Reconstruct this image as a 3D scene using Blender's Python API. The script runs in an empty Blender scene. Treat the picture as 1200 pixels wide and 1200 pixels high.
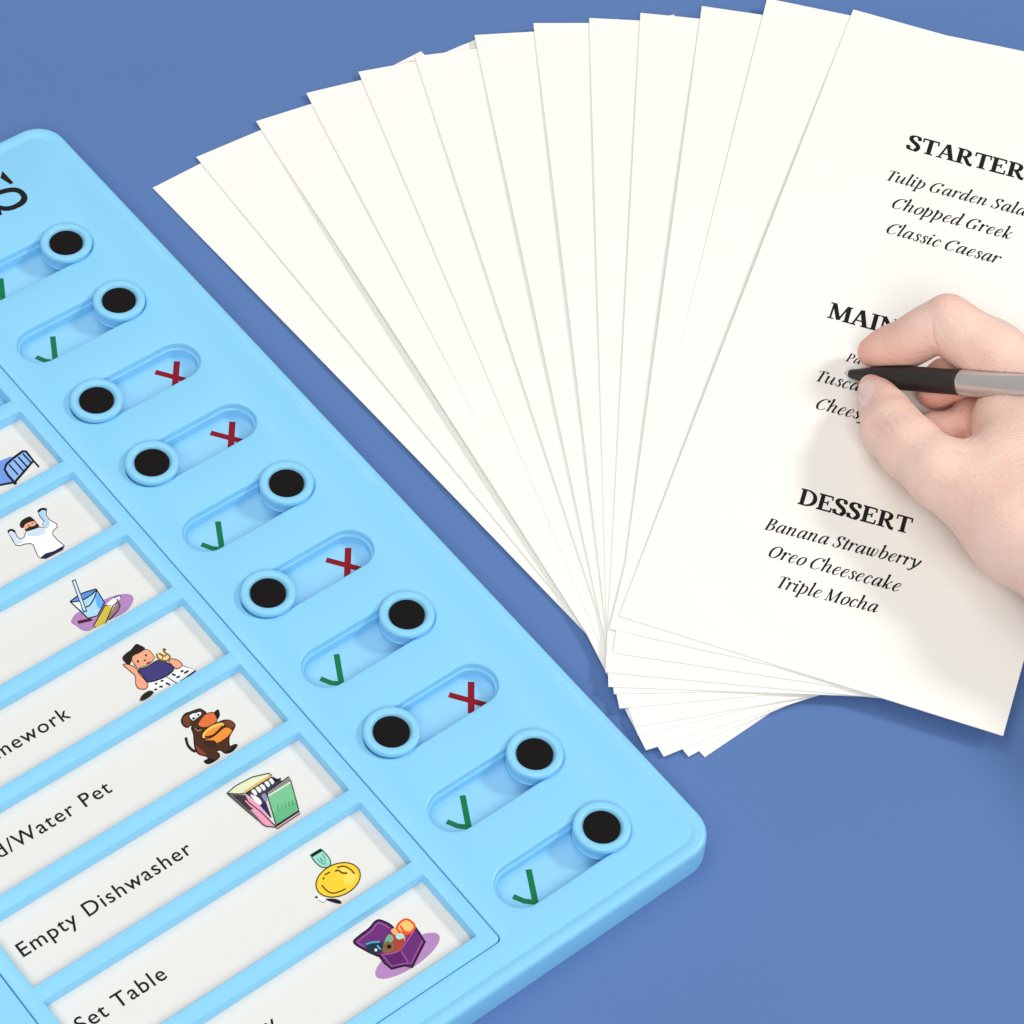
import bpy, bmesh, math, random
import numpy as np
from mathutils import Vector, Matrix
from mathutils.bvhtree import BVHTree
random.seed(7)
scene = bpy.context.scene
col = scene.collection
MM = 0.001

# ------------------------------------------------------------------ camera
F_PX, PITCH, ROLL, CAM_H = 3429.94, 0.913558, 0.117628, 0.8
cp, sp = math.cos(PITCH), math.sin(PITCH)
c_d = np.array([0, cp, -sp])
_r0, _u0 = np.array([1.0, 0, 0]), np.array([0, sp, cp])
c_r = math.cos(ROLL)*_r0 + math.sin(ROLL)*_u0
c_u = -math.sin(ROLL)*_r0 + math.cos(ROLL)*_u0
c_o = np.array([0, 0, CAM_H])
cam_data = bpy.data.cameras.new('camera')
cam = bpy.data.objects.new('camera', cam_data)
col.objects.link(cam)
cam_data.sensor_width = 36
cam_data.lens = F_PX/1200*36
cam_data.clip_start, cam_data.clip_end = 0.02, 50
M = Matrix.Identity(4)
for i in range(3):
    M[i][0], M[i][1], M[i][2], M[i][3] = c_r[i], c_u[i], -c_d[i], c_o[i]
cam.matrix_world = M
scene.camera = cam

def at(px, py, z=0.0):
    """the point of the place at height z (m) that the photo shows at pixel (px, py)"""
    D = c_d + (px-600)/F_PX*c_r - (py-600)/F_PX*c_u
    return c_o + (z-c_o[2])/D[2]*D

# ------------------------------------------------------------------ world, lamps, exposure
world = bpy.data.worlds.new('World'); scene.world = world
world.use_nodes = True
bg = world.node_tree.nodes['Background']
bg.inputs['Color'].default_value = (1.0, 0.99, 0.97, 1)
bg.inputs['Strength'].default_value = 0.325

def area(name, loc, target, size, power, color=(1, 1, 1)):
    l = bpy.data.lights.new(name, 'AREA'); l.shape = 'DISK'; l.size = size
    l.energy = power; l.color = color
    o = bpy.data.objects.new(name, l); col.objects.link(o)
    o.location = loc
    o.rotation_euler = (Vector(target)-Vector(loc)).to_track_quat('-Z', 'Y').to_euler()
    return o
area('key_lamp', (0.35, -1.55, 2.2), (0.0, 0.65, 0), 1.3, 40, (1.0, 0.99, 0.965))
area('left_fill', (-1.3, -0.6, 2.2), (0.1, 0.65, 0), 1.3, 10, (1.0, 0.99, 0.97))  # added fill: softens the shadow under the arm and brightens the hand
area('side_lamp', (2.2, 1.3, 2.1), (0, 0.65, 0), 0.6, 38, (1.0, 0.99, 0.97))
area('overhead_fill', (-0.9, 1.5, 2.8), (0, 0.65, 0), 1.8, 18, (1.0, 0.99, 0.97))  # added soft fill, set back to brighten the far left of the tabletop

vs = scene.view_settings
vs.view_transform = 'Standard'; vs.look = 'None'; vs.exposure = 0.0; vs.gamma = 1.0
vs.use_curve_mapping = False
scene.display_settings.display_device = 'sRGB'
scene.cycles.max_bounces = 8
scene.cycles.use_denoising = True

# ------------------------------------------------------------------ materials
def lin(c):
    return tuple((x/12.92 if x <= 0.04045 else ((x+0.055)/1.055)**2.4) for x in [v/255 for v in c])

def mat(name, rgb, rough=0.5, bump=0.0, bscale=400, var=0.0, vscale=30, spec=0.5, sss=0.0, metallic=0.0, linear=False, coat=0.0):
    m = bpy.data.materials.new(name); m.use_nodes = True
    nt = m.node_tree; b = nt.nodes['Principled BSDF']
    c = rgb if linear else lin(rgb)
    b.inputs['Base Color'].default_value = (*c, 1)
    b.inputs['Roughness'].default_value = rough
    b.inputs['Specular IOR Level'].default_value = spec
    b.inputs['Metallic'].default_value = metallic
    b.inputs['Coat Weight'].default_value = coat
    if sss:
        b.inputs['Subsurface Weight'].default_value = sss
        b.inputs['Subsurface Radius'].default_value = (1.0, 0.35, 0.2)
        b.inputs['Subsurface Scale'].default_value = 0.004
    tc = nt.nodes.new('ShaderNodeTexCoord')
    if var:
        n = nt.nodes.new('ShaderNodeTexNoise'); n.inputs['Scale'].default_value = vscale
        n.inputs['Detail'].default_value = 4
        nt.links.new(tc.outputs['Object'], n.inputs['Vector'])
        r = nt.nodes.new('ShaderNodeMapRange')
        r.inputs['To Min'].default_value = 1-var; r.inputs['To Max'].default_value = 1+var
        nt.links.new(n.outputs['Fac'], r.inputs['Value'])
        x = nt.nodes.new('ShaderNodeVectorMath'); x.operation = 'SCALE'
        x.inputs[0].default_value = c
        nt.links.new(r.outputs['Result'], x.inputs['Scale'])
        nt.links.new(x.outputs['Vector'], b.inputs['Base Color'])
    if bump:
        n = nt.nodes.new('ShaderNodeTexNoise'); n.inputs['Scale'].default_value = bscale
        n.inputs['Detail'].default_value = 3
        nt.links.new(tc.outputs['Object'], n.inputs['Vector'])
        p = nt.nodes.new('ShaderNodeBump'); p.inputs['Strength'].default_value = bump
        p.inputs['Distance'].default_value = 0.0002
        nt.links.new(n.outputs['Fac'], p.inputs['Height'])
        nt.links.new(p.outputs['Normal'], b.inputs['Normal'])
    return m

M_TABLE = mat('blue_backdrop', (0.100, 0.193, 0.442), 0.75, 0.05, 900, 0.03, 9, 0.25, linear=True)
M_BOARD = mat('sky_blue_plastic', (0.25, 0.635, 0.935), 0.36, 0.03, 1400, 0.015, 25, 0.45, sss=0.0, linear=True)
def gloss_wear(m, lo, hi, scale):
    nt = m.node_tree; b = nt.nodes['Principled BSDF']
    tc = nt.nodes.new('ShaderNodeTexCoord'); mp = nt.nodes.new('ShaderNodeMapping'); mp.inputs['Scale'].default_value = (1, .25, 1)
    n = nt.nodes.new('ShaderNodeTexNoise'); n.inputs['Scale'].default_value = scale; n.inputs['Detail'].default_value = 8; n.inputs['Roughness'].default_value = .7
    r = nt.nodes.new('ShaderNodeMapRange'); r.inputs['From Min'].default_value = .35; r.inputs['From Max'].default_value = .65
    r.inputs['To Min'].default_value = lo; r.inputs['To Max'].default_value = hi
    nt.links.new(tc.outputs['Object'], mp.inputs['Vector']); nt.links.new(mp.outputs['Vector'], n.inputs['Vector'])
    nt.links.new(n.outputs['Fac'], r.inputs['Value']); nt.links.new(r.outputs['Result'], b.inputs['Roughness'])
gloss_wear(M_BOARD, .26, .48, 55)
M_FLOOR = mat('slot_floor_plastic', (0.28, 0.62, 0.88), 0.5, 0.05, 900, 0.02, 60, 0.35, linear=True)
M_FELT = mat('black_felt', (0.010, 0.008, 0.008), 0.95, 0.5, 2600, 0.2, 800, 0.1, linear=True)
M_CARD = mat('cream_card_stock', (0.92, 0.91, 0.865), 0.85, 0.10, 1500, 0.012, 40, 0.15, linear=True)
M_SLIP = mat('white_slip_paper', (0.775, 0.77, 0.745), 0.6, 0.08, 1200, 0.012, 40, 0.3, linear=True)
M_INK = mat('black_ink', (0.012, 0.012, 0.013), 0.8, var=0.3, vscale=1500, spec=0.15, linear=True)
M_GRIP = mat('black_rubber_grip', (0.020, 0.017, 0.017), 0.42, 0.06, 1500, 0.08, 200, 0.5, linear=True)
M_METAL = mat('brushed_silver', (0.66, 0.645, 0.62), 0.24, 0.05, 800, 0.04, 100, 0.6, metallic=0.6, linear=True)
M_NAIL = mat('fingernail', (0.88, 0.62, 0.57), 0.28, 0.03, 500, 0.03, 200, 0.5, sss=0.15, linear=True)
_inks = {}
def ink(rgb):
    if rgb not in _inks:
        _inks[rgb] = mat('printed_ink_%02x%02x%02x' % rgb, rgb, 0.6, var=0.05, vscale=900, spec=0.2)
    return _inks[rgb]

# ------------------------------------------------------------------ object helpers
def tag(o, label=None, cat=None, group=None, kind=None):
    if label: o['label'] = label
    if cat: o['category'] = cat
    if group: o['group'] = group
    if kind: o['kind'] = kind
    return o

def empty(name, loc, rz=0.0):
    o = bpy.data.objects.new(name, None); col.objects.link(o)
    o.empty_display_size = 0.01
    o.location = loc; o.rotation_euler = (0, 0, rz)
    return o

def link(name, me, mats, parent=None, smooth=None):
    for m in (mats if isinstance(mats, (list, tuple)) else [mats]):
        me.materials.append(m)
    if smooth is not None:
        for p in me.polygons: p.use_smooth = True
        me.set_sharp_from_angle(angle=math.radians(smooth))
    o = bpy.data.objects.new(name, me); col.objects.link(o)
    if parent: o.parent = parent
    return o

def from_bm(name, bm, mats, parent=None, smooth=None):
    bmesh.ops.recalc_face_normals(bm, faces=bm.faces[:])
    me = bpy.data.meshes.new(name); bm.to_mesh(me); bm.free()
    return link(name, me, mats, parent, smooth)

def ring(bm, pts, z):
    return [bm.verts.new((x, y, z)) for x, y in pts]

def loft(bm, rings, close=True):
    n = len(rings[0])
    for a, b in zip(rings, rings[1:]):
        for i in range(n if close else n-1):
            j = (i+1) % n
            bm.faces.new((a[i], a[j], b[j], b[i]))

def loop_edges(bm, r):
    return [bm.edges.get((r[i], r[(i+1) % len(r)])) or bm.edges.new((r[i], r[(i+1) % len(r)])) for i in range(len(r))]

def fill(bm, rings):
    es = []
    for r in rings: es += loop_edges(bm, r)
    return bmesh.ops.triangle_fill(bm, use_beauty=True, use_dissolve=False, edges=es)

def rrect(x0, x1, y0, y1, r, n=8):
    pts = []
    for cx, cy, a0 in ((x1-r, y1-r, 0), (x0+r, y1-r, 90), (x0+r, y0+r, 180), (x1-r, y0+r, 270)):
        for k in range(n+1):
            a = math.radians(a0+90*k/n)
            pts.append((cx+r*math.cos(a), cy+r*math.sin(a)))
    return pts

def stadium(cx, y0, y1, r, n=20):
    """slot outline, long axis along y, between the two end centres y0 < y1"""
    pts = []
    for k in range(n+1):
        a = math.pi*k/n; pts.append((cx+r*math.cos(a), y1+r*math.sin(a)))
    for k in range(n+1):
        a = math.pi+math.pi*k/n; pts.append((cx+r*math.cos(a), y0+r*math.sin(a)))
    return pts

def circle(cx, cy, r, n=48):
    return [(cx+r*math.cos(2*math.pi*k/n), cy+r*math.sin(2*math.pi*k/n)) for k in range(n)]

def sc(pts): return [(x*MM, y*MM) for x, y in pts]

# ------------------------------------------------------------------ flat print: strokes and filled shapes
def catmull(P, n=6, closed=False):
    P = [np.array(p, float) for p in P]
    if len(P) < 3: return P
    Q = [P[-1]]+P+[P[0], P[1]] if closed else [2*P[0]-P[1]]+P+[2*P[-1]-P[-2]]
    out = []
    for i in range(1, len(Q)-2):
        p0, p1, p2, p3 = Q[i-1:i+3]
        for k in range(n):
            t = k/n
            out.append(0.5*((2*p1)+(-p0+p2)*t+(2*p0-5*p1+4*p2-p3)*t*t+(-p0+3*p1-3*p2+p3)*t**3))
    if not closed: out.append(Q[-2])
    return out

class Print:
    """flat print laid on a sheet: every shape sits a few hundredths of a mm over the one below it"""
    def __init__(self, to3d, step=0.00001, z0=0.00003):
        self.to3d, self.step, self.z0 = to3d, step, z0
        self.v, self.f, self.m, self.mats, self.n = [], [], [], [], 0
    def _mi(self, m):
        if m not in self.mats: self.mats.append(m)
        return self.mats.index(m)
    def _add(self, pts, faces, m, z):
        b = len(self.v)
        for p in pts:
            self.v.append(self.to3d(p[0], p[1], z))
        for f in faces:
            self.f.append([b+i for i in f]); self.m.append(self._mi(m))
    def z(self):
        self.n += 1
        return self.z0+self.step*self.n
    def poly(self, pts, m, smooth=True, closed=True):
        P = catmull(pts, 5, True) if smooth else [np.array(p, float) for p in pts]
        bm = bmesh.new()
        vs_ = [bm.verts.new((p[0], p[1], 0)) for p in P]
        for i in range(len(vs_)):
            if vs_[i].co != vs_[(i+1) % len(vs_)].co: bm.edges.new((vs_[i], vs_[(i+1) % len(vs_)]))
        bmesh.ops.triangle_fill(bm, use_beauty=True, edges=bm.edges[:])
        bm.verts.index_update()
        self._add([v.co for v in bm.verts], [[v.index for v in f.verts] for f in bm.faces], m, self.z())
        bm.free()
    def stroke(self, pts, w, m, smooth=True, closed=False):
        """w: a width, or a function of the unit direction and of the place along the stroke"""
        P = catmull(pts, 6, closed) if smooth else [np.array(p, float) for p in pts]
        if closed: P = P+[P[0]]
        n = len(P)
        L, R = [], []
        for i in range(n):
            a, b = P[max(0, i-1)], P[min(n-1, i+1)]
            if closed and i in (0, n-1): a, b = P[-2], P[1]
            d = b-a; d = d/(np.linalg.norm(d)+1e-12)
            k = (w(d, i/(n-1)) if callable(w) else w)/2
            nn = np.array([-d[1], d[0]])*k
            L.append(P[i]+nn); R.append(P[i]-nn)
        faces = [[i, i+1, n+i+1, n+i] for i in range(n-1)]
        self._add(L+R, faces, m, self.z())
    def dot(self, x, y, r, m):
        self.poly([(x+r*math.cos(a), y+r*math.sin(a)) for a in np.linspace(0, 2*math.pi, 12)[:-1]], m)
    def build(self, name, parent=None, inv=None):
        me = bpy.data.meshes.new(name)
        V = [tuple(p) for p in self.v]
        if inv is not None: V = [tuple(inv @ Vector(p)) for p in V]
        me.from_pydata(V, [], self.f)
        for p, i in zip(me.polygons, self.m): p.material_index = i
        me.update()
        # all print faces upwards
        o = link(name, me, self.mats, parent)
        return o

# italic serif letters: centre lines in a box of x-height 1; slanted and given a thick-and-thin pen
IT = {
 'a': (.92, [[(.62,.84),(.45,1),(.22,.85),(.07,.42),(.14,.06),(.3,.02),(.5,.3),(.64,.68)], [(.7,1.02),(.67,.2),(.76,.02),(.98,.24)]]),
 'b': (.84, [[(-.06,1.62),(.1,1.74),(.1,.12)], [(.1,.5),(.3,.93),(.5,1),(.69,.76),(.66,.32),(.42,.02),(.22,.02),(.1,.16)]]),
 'c': (.70, [[(.56,.84),(.46,1),(.22,.86),(.06,.42),(.18,.05),(.38,.0),(.64,.26)]]),
 'd': (.92, [[(.62,.84),(.45,1),(.22,.85),(.07,.42),(.14,.06),(.3,.02),(.5,.3),(.64,.68)], [(.54,1.64),(.70,1.74),(.67,.2),(.76,.02),(.98,.24)]]),
 'e': (.70, [[(.1,.42),(.4,.55),(.58,.78),(.46,1),(.22,.86),(.06,.42),(.18,.05),(.38,.0),(.64,.26)]]),
 'h': (.92, [[(-.06,1.62),(.1,1.74),(.1,0)], [(.1,.4),(.32,.88),(.52,1),(.64,.84),(.6,.2),(.7,.02),(.92,.24)]]),
 'i': (.46, [[(-.06,.78),(.1,1.0),(.1,.2),(.2,.02),(.42,.24)]]),
 'k': (.84, [[(-.06,1.62),(.1,1.74),(.1,0)], [(.1,.42),(.4,.6),(.56,.84),(.6,.96)], [(.28,.54),(.44,.14),(.56,.02),(.82,.24)]]),
 'l': (.44, [[(-.06,1.62),(.1,1.74),(.1,.2),(.2,.02),(.42,.24)]]),
 'n': (.94, [[(-.06,.78),(.1,1.0),(.1,0)], [(.1,.4),(.32,.88),(.52,1),(.64,.84),(.6,.2),(.7,.02),(.92,.24)]]),
 'p': (.86, [[(-.04,1.0),(.12,1.2),(.12,-.5)], [(-.06,-.5),(.32,-.5)], [(.12,.5),(.3,.93),(.5,1),(.69,.76),(.66,.32),(.42,.02),(.26,.02),(.12,.14)]]),
 'r': (.64, [[(-.06,.78),(.1,1.0),(.1,0)], [(.1,.42),(.28,.86),(.46,1),(.58,.9)]]),
 's': (.60, [[(.5,.78),(.4,.98),(.26,.98),(.14,.78),(.3,.55),(.44,.32),(.38,.06),(.2,.0),(.02,.22)]]),
 't': (.46, [[(.16,1.36),(.1,.2),(.2,.02),(.42,.24)], [(-.1,.98),(.38,.98)]]),
 'u': (.96, [[(-.06,.78),(.1,1.0),(.1,.24),(.24,.02),(.46,.26),(.66,.72)], [(.7,1.02),(.68,.2),(.78,.02),(1.0,.24)]]),
 'w': (1.08, [[(-.06,.78),(.1,1.0),(.12,.3),(.28,.02),(.48,.34),(.54,1.0)], [(.54,1.0),(.54,.26),(.68,.02),(.92,.34),(.98,.8),(.84,1.0)]]),
 'y': (.80, [[(-.06,.8),(.08,1.0),(.2,.6),(.34,.02)], [(.76,.94),(.66,.46),(.36,-.1),(.1,-.46),(-.06,-.4)]]),
 'T': (.92, [[(.46,1.5),(.46,0)], [(.02,1.24),(.1,1.48),(.46,1.5),(.86,1.5),(.9,1.26)], [(.22,.02),(.7,.02)]]),
 'G': (1.22, [[(1.02,1.14),(.9,1.42),(.66,1.5),(.28,1.22),(.08,.66),(.24,.12),(.58,.0),(.9,.16)], [(.94,.62),(.9,.08)], [(.68,.62),(1.16,.62)], [(1.04,1.5),(1.02,1.14)]]),
 'S': (.90, [[(.74,1.16),(.66,1.42),(.48,1.5),(.24,1.36),(.24,1.02),(.52,.7),(.66,.4),(.52,.08),(.32,.0),(.08,.14),(.02,.42)], [(.76,1.5),(.74,1.14)], [(0,0),(.02,.4)]]),
 'C': (1.08, [[(1.0,1.14),(.9,1.42),(.66,1.5),(.28,1.22),(.08,.66),(.24,.12),(.56,.0),(.86,.14),(1.0,.36)], [(1.04,1.5),(1.0,1.14)]]),
 'B': (1.02, [[(.24,1.5),(.24,0)], [(.02,1.49),(.5,1.5),(.76,1.34),(.74,.98),(.5,.78),(.24,.78)], [(.5,.78),(.84,.62),(.82,.2),(.5,.01),(.02,.01)]]),
 'O': (1.16, [[(.58,1.5),(.22,1.2),(.08,.7),(.2,.16),(.54,0),(.9,.3),(1.04,.8),(.92,1.34),(.58,1.5)]]),
 'o': (.76, [[(.4,1.0),(.16,.8),(.06,.42),(.16,.06),(.36,0),(.6,.22),(.7,.6),(.6,.94),(.4,1.0)]]),
 'M': (1.46, [[(.16,1.5),(.16,0)], [(.18,1.5),(.34,.9),(.62,.02)], [(.62,.02),(.9,.7),(1.2,1.5)], [(1.22,1.5),(1.22,0)], [(0,.01),(.34,.01)], [(1.0,.01),(1.44,.01)], [(0,1.49),(.2,1.49)], [(1.2,1.49),(1.42,1.49)]]),
 'P': (.96, [[(.24,1.5),(.24,0)], [(.02,1.49),(.5,1.5),(.8,1.3),(.78,.9),(.5,.7),(.24,.7)], [(0,.01),(.48,.01)]]),
 ' ': (.42, []),
}
IT_DOT = {'i': [(.17, 1.42, .12)], 'c': [(.55, .82, .085)], 'r': [(.58, .88, .095)], 's': [(.5, .76, .07), (.04, .22, .07)],
          'y': [(-.04, -.38, .08)], 'a': [], 'k': [(.6, .92, .08)]}
SLANT, IT_CAP_W, IT_LOW_W = .23, .9, .84
def it_pt(ch, p):
    if ch.isupper(): return (p[0]*.8, p[1]*.94)
    return (p[0]*IT_LOW_W+.06, 1+(p[1]-1)*.8 if p[1] > 1 else p[1])
IT_THIN = {('M', 0), ('M', 2), ('k', 1)}
def italic(pr, text, m, fit, thin=.07, thick=.18):
    """fit(u, v) places letter coordinates on the sheet"""
    x = 0
    for ch in text:
        adv, strokes = IT[ch]; adv *= IT_CAP_W if ch.isupper() else 1
        for si, s in enumerate(strokes):
            hair = (ch, si) in IT_THIN
            th = thick*(1.12 if ch.isupper() else 1)
            s = [it_pt(ch, p) for p in s]
            P = catmull(s, 6) if len(s) > 2 else [np.array(s[0])*(1-k/4)+np.array(s[1])*k/4 for k in range(5)]
            n = len(P); L, R = [], []
            for i in range(n):
                d = P[min(n-1, i+1)]-P[max(0, i-1)]; d = d/(np.linalg.norm(d)+1e-9)
                ww = (thin if hair else thin+(th-thin)*(abs(d[1])**2.0 if d[1] < .1 or ch in 'oO' else 0))/2
                nn = np.array([-d[1], d[0]])*ww
                L.append(P[i]+nn); R.append(P[i]-nn)
            q = [fit(x+p[0]+SLANT*p[1], p[1]) for p in L+R]
            pr._add(q, [[i, i+1, n+i+1, n+i] for i in range(n-1)], m, pr.z())
        for dx, dy, r in IT_DOT.get(ch, []):
            dx, dy = it_pt(ch, (dx, dy))
            c = [(x+dx+SLANT*dy+r*math.cos(a), dy+r*math.sin(a)) for a in np.linspace(0, 2*math.pi, 13)[:-1]]
            pr._add([fit(*p) for p in c], [list(range(12))], m, pr.z())
        x += adv
    return x
def it_width(text): return sum(IT[c][0]*(IT_CAP_W if c.isupper() else 1) for c in text)

# bold serif capitals, height 1: (points, width or 'r' for a thick-and-thin round)
_sf = lambda x0, x1, y: ([(x0, y), (x1, y)], .085)
CAP = {
 'S': (.74, [([(.60,.76),(.52,.93),(.36,.985),(.18,.9),(.15,.72),(.3,.57),(.5,.44),(.6,.26),(.5,.07),(.33,.012),(.14,.1),(.08,.27)], 'r'), ([(.6,1.0),(.6,.72)], .075), ([(.075,0),(.075,.3)], .075)]),
 'T': (.86, [([(.43,.97),(.43,.03)], .225), ([(.04,.965),(.82,.965)], .105), ([(.05,1.0),(.04,.72)], .085), ([(.81,1.0),(.82,.72)], .085), _sf(.22,.64,.03)]),
 'A': (.92, [([(.42,1.0),(.13,.03)], .105), ([(.44,1.02),(.74,.03)], .235), ([(.22,.33),(.6,.33)], .085), _sf(-.02,.28,.03), _sf(.54,.94,.03)]),
 'R': (.94, [([(.22,.97),(.22,.03)], .225), ([(.2,.965),(.45,.965),(.62,.88),(.66,.73),(.6,.58),(.45,.5),(.2,.5)], 'r'), ([(.44,.5),(.58,.3),(.72,.08),(.9,.03)], .2), _sf(.02,.44,.03), _sf(.02,.25,.97)]),
 'E': (.86, [([(.22,.97),(.22,.03)], .225), ([(.02,.965),(.74,.965)], .105), ([(.73,1.0),(.74,.74)], .085), ([(.2,.52),(.54,.52)], .085), ([(.54,.66),(.54,.38)], .08), ([(.02,.035),(.76,.035)], .105), ([(.76,0),(.78,.28)], .085)]),
 'M': (1.16, [([(.17,.97),(.15,.03)], .105), ([(.2,1.0),(.56,.03)], .225), ([(.56,.03),(.9,1.0)], .1), ([(.94,.97),(.96,.03)], .225), _sf(0,.32,.03), _sf(.76,1.16,.03), _sf(.0,.26,.97), _sf(.9,1.14,.97)]),
 'I': (.48, [([(.24,.97),(.24,.03)], .225), _sf(.03,.45,.03), _sf(.03,.45,.97)]),
 'N': (1.0, [([(.17,.97),(.17,.03)], .105), ([(.16,1.0),(.82,.02)], .225), ([(.83,.97),(.83,.03)], .105), _sf(.0,.34,.03), _sf(.0,.22,.97), _sf(.66,1.0,.97)]),
 'D': (.98, [([(.22,.97),(.22,.03)], .225), ([(.02,.965),(.45,.965),(.74,.8),(.84,.5),(.74,.2),(.45,.035),(.02,.035)], 'r')]),
}
def caps(pr, text, m, fit, k=1.0, gap=.0):
    x = 0
    for ch in text:
        adv, strokes = CAP[ch]
        for pts, w in strokes:
            P = catmull(pts, 7) if len(pts) > 2 else [np.array(pts[0])*(1-j/4)+np.array(pts[1])*j/4 for j in range(5)]
            n = len(P); L, R = [], []
            for i in range(n):
                d = P[min(n-1, i+1)]-P[max(0, i-1)]; d = d/(np.linalg.norm(d)+1e-9)
                if w == 'r':
                    ww = .09+(.225-.09)*(abs(d[1])**1.6 if ch != 'S' else min(1, abs(d[1])**1.3 + (.9 if .3 < i/n < .75 else 0)*abs(d[0])))
                else: ww = w
                nn = np.array([-d[1], d[0]])*ww*k/2
                L.append(P[i]+nn); R.append(P[i]-nn)
            pr._add([fit(x+p[0], p[1]) for p in L+R], [[i, i+1, n+i+1, n+i] for i in range(n-1)], m, pr.z())
        x += adv+gap
    return x
def cap_width(text, gap=.0): return sum(CAP[c][0]+gap for c in text)

# ------------------------------------------------------------------ the tabletop
bm = bmesh.new()
N = 24
g = [[bm.verts.new((-6+12*i/N, -4+12*j/N, 0)) for j in range(N+1)] for i in range(N+1)]
for i in range(N):
    for j in range(N):
        bm.faces.new((g[i][j], g[i+1][j], g[i+1][j+1], g[i][j+1]))
tag(from_bm('tabletop', bm, M_TABLE), 'plain matte blue tabletop under everything', 'tabletop', kind='structure')

# ------------------------------------------------------------------ the checklist board
HT = 11.0                      # top of the board, mm
PIT = 33.69                    # row pitch
BX, BY, BTH = -0.17101, 0.70580, math.radians(-45.99)
board = empty('checklist_board', (BX, BY, 0), BTH)
tag(board, 'light blue plastic checklist board with sliding knobs and picture slips', 'checklist board')
B_INV = (Matrix.Translation((BX, BY, 0)) @ Matrix.Rotation(BTH, 4, 'Z')).inverted()
B_MAT = B_INV.inverted()

S0, S1, T0, T1 = -57.5, 328.5, -29.3, 208.5       # outer outline: s along, t across (y = -t)
P0, P1, PT0, PT1 = -15.2, 315.6, 49.7, 178.8       # recess of the slip frame
def outline(inset, r):
    return rrect(S0+inset, S1-inset, -T1+inset, -T0-inset, max(.3, r-inset), 10)
bm = bmesh.new()
R0 = 11.5
SLOT_D = 6.0
prof = [(0.2, 0), (0, .3), (0.0, 2.0), (0.35, HT-1.4), (0.55, HT-.5), (0.95, HT+.15), (1.5, HT+.5), (2.2, HT+.62), (3.4, HT+.58), (4.2, HT+.4), (4.8, HT+.14), (5.2, HT+.0), (5.5, HT-.12), (5.8, HT-.12), (6.2, HT)]
rings = [ring(bm, sc(outline(i, R0)), z*MM) for i, z in prof]
loft(bm, rings)
fill(bm, [rings[0]])
holes = []
SLOT = []
for i in range(10):
    cx = i*PIT+.4
    pr_ = [(9.0, HT), (8.6, HT-.08), (8.3, HT-.28), (8.1, HT-.7), (8.0, HT-2.3), (7.85, HT-2.45), (7.45, HT-2.5), (7.3, HT-2.65), (7.25, HT-SLOT_D)]
    rr = [ring(bm, sc(stadium(cx, -33.2, 1.3, r)), z*MM) for r, z in pr_]
    loft(bm, rr); holes.append(rr[0])
    bot = rr[-1]
    f = bm.faces.new(bot); f.material_index = 1
pr_ = [(-.35, HT), (-.1, HT-.08), (0, HT-.3), (0, HT-4.9)]
rr = [ring(bm, sc(rrect(P0+o, P1-o, -PT1+o, -PT0-o, 2.0, 5)), z*MM) for o, z in pr_]
loft(bm, rr); holes.append(rr[0])
bm.faces.new(rr[-1])
fill(bm, [rings[-1]]+holes)
body = from_bm('board_body', bm, [M_BOARD, M_FLOOR], board, 28)

# slip frame with its ten windows
bm = bmesh.new()
g_ = .38
fr = [(g_+.15, HT-4.1), (g_, HT-3.9), (g_, HT-.45), (g_+.12, HT-.12), (g_+.45, HT)]
fr_r = [ring(bm, sc(rrect(P0+o, P1-o, -PT1+o, -PT0-o, 1.7, 5)), z*MM) for o, z in fr]
loft(bm, fr_r)
tops, bots = [], []
WIN = []
for k in range(-2, 8):
    s0 = 55.4+32.5*k; s1 = s0+26.7
    WIN.append((k, s0, s1))
    wr = [(-.55, HT), (-.2, HT-.12), (0, HT-.5), (0.2, HT-4.1)]
    r_ = [ring(bm, sc(rrect(s0+o, s1-o, -173.2+o, -55.4-o, .5, 3)), z*MM) for o, z in wr]
    loft(bm, r_); tops.append(r_[0]); bots.append(r_[-1])
fill(bm, [fr_r[-1]]+tops)
fill(bm, [fr_r[0]]+bots)
from_bm('slip_frame', bm, M_BOARD, board, 28)

# sliders: knob with a black felt disc
def slider_mesh():
    bm = bmesh.new()
    pr_ = [(6.6, HT-5.9), (6.9, HT-5.8), (7.0, HT-4.0), (8.9, HT-3.9), (9.05, HT-3.6), (9.0, HT-3.2), (8.8, HT-3.05), (8.75, HT-.2), (8.9, HT+.18), (9.25, HT+.4), (9.35, HT+.8), (9.3, HT+1.55), (9.1, HT+2.0), (8.7, HT+2.3), (8.1, HT+2.42), (7.3, HT+2.38), (6.8, HT+2.2), (6.35, HT+1.7), (6.1, HT+1.1), (6.05, HT+.9)]
    rr = [ring(bm, sc(circle(0, 0, r, 56)), z*MM) for r, z in pr_]
    loft(bm, rr); bm.faces.new(rr[0]); bm.faces.new(rr[-1])
    bmesh.ops.recalc_face_normals(bm, faces=bm.faces[:])
    me = bpy.data.meshes.new('slider'); bm.to_mesh(me); bm.free(); return me
def felt_mesh():
    bm = bmesh.new()
    pr_ = [(5.95, HT+.95), (5.95, HT+1.3), (5.7, HT+1.42)]
    rr = [ring(bm, sc(circle(0, 0, r, 48)), z*MM) for r, z in pr_]
    loft(bm, rr); bm.faces.new(rr[0]); bm.faces.new(rr[-1])
    bmesh.ops.recalc_face_normals(bm, faces=bm.faces[:])
    me = bpy.data.meshes.new('felt_disc'); bm.to_mesh(me); bm.free(); return me
knob0 = link('slider', slider_mesh(), M_BOARD, board, 40)
felt0 = link('felt_disc', felt_mesh(), M_FELT, knob0, 40)
LEFT = {2, 3, 5, 7}
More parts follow.
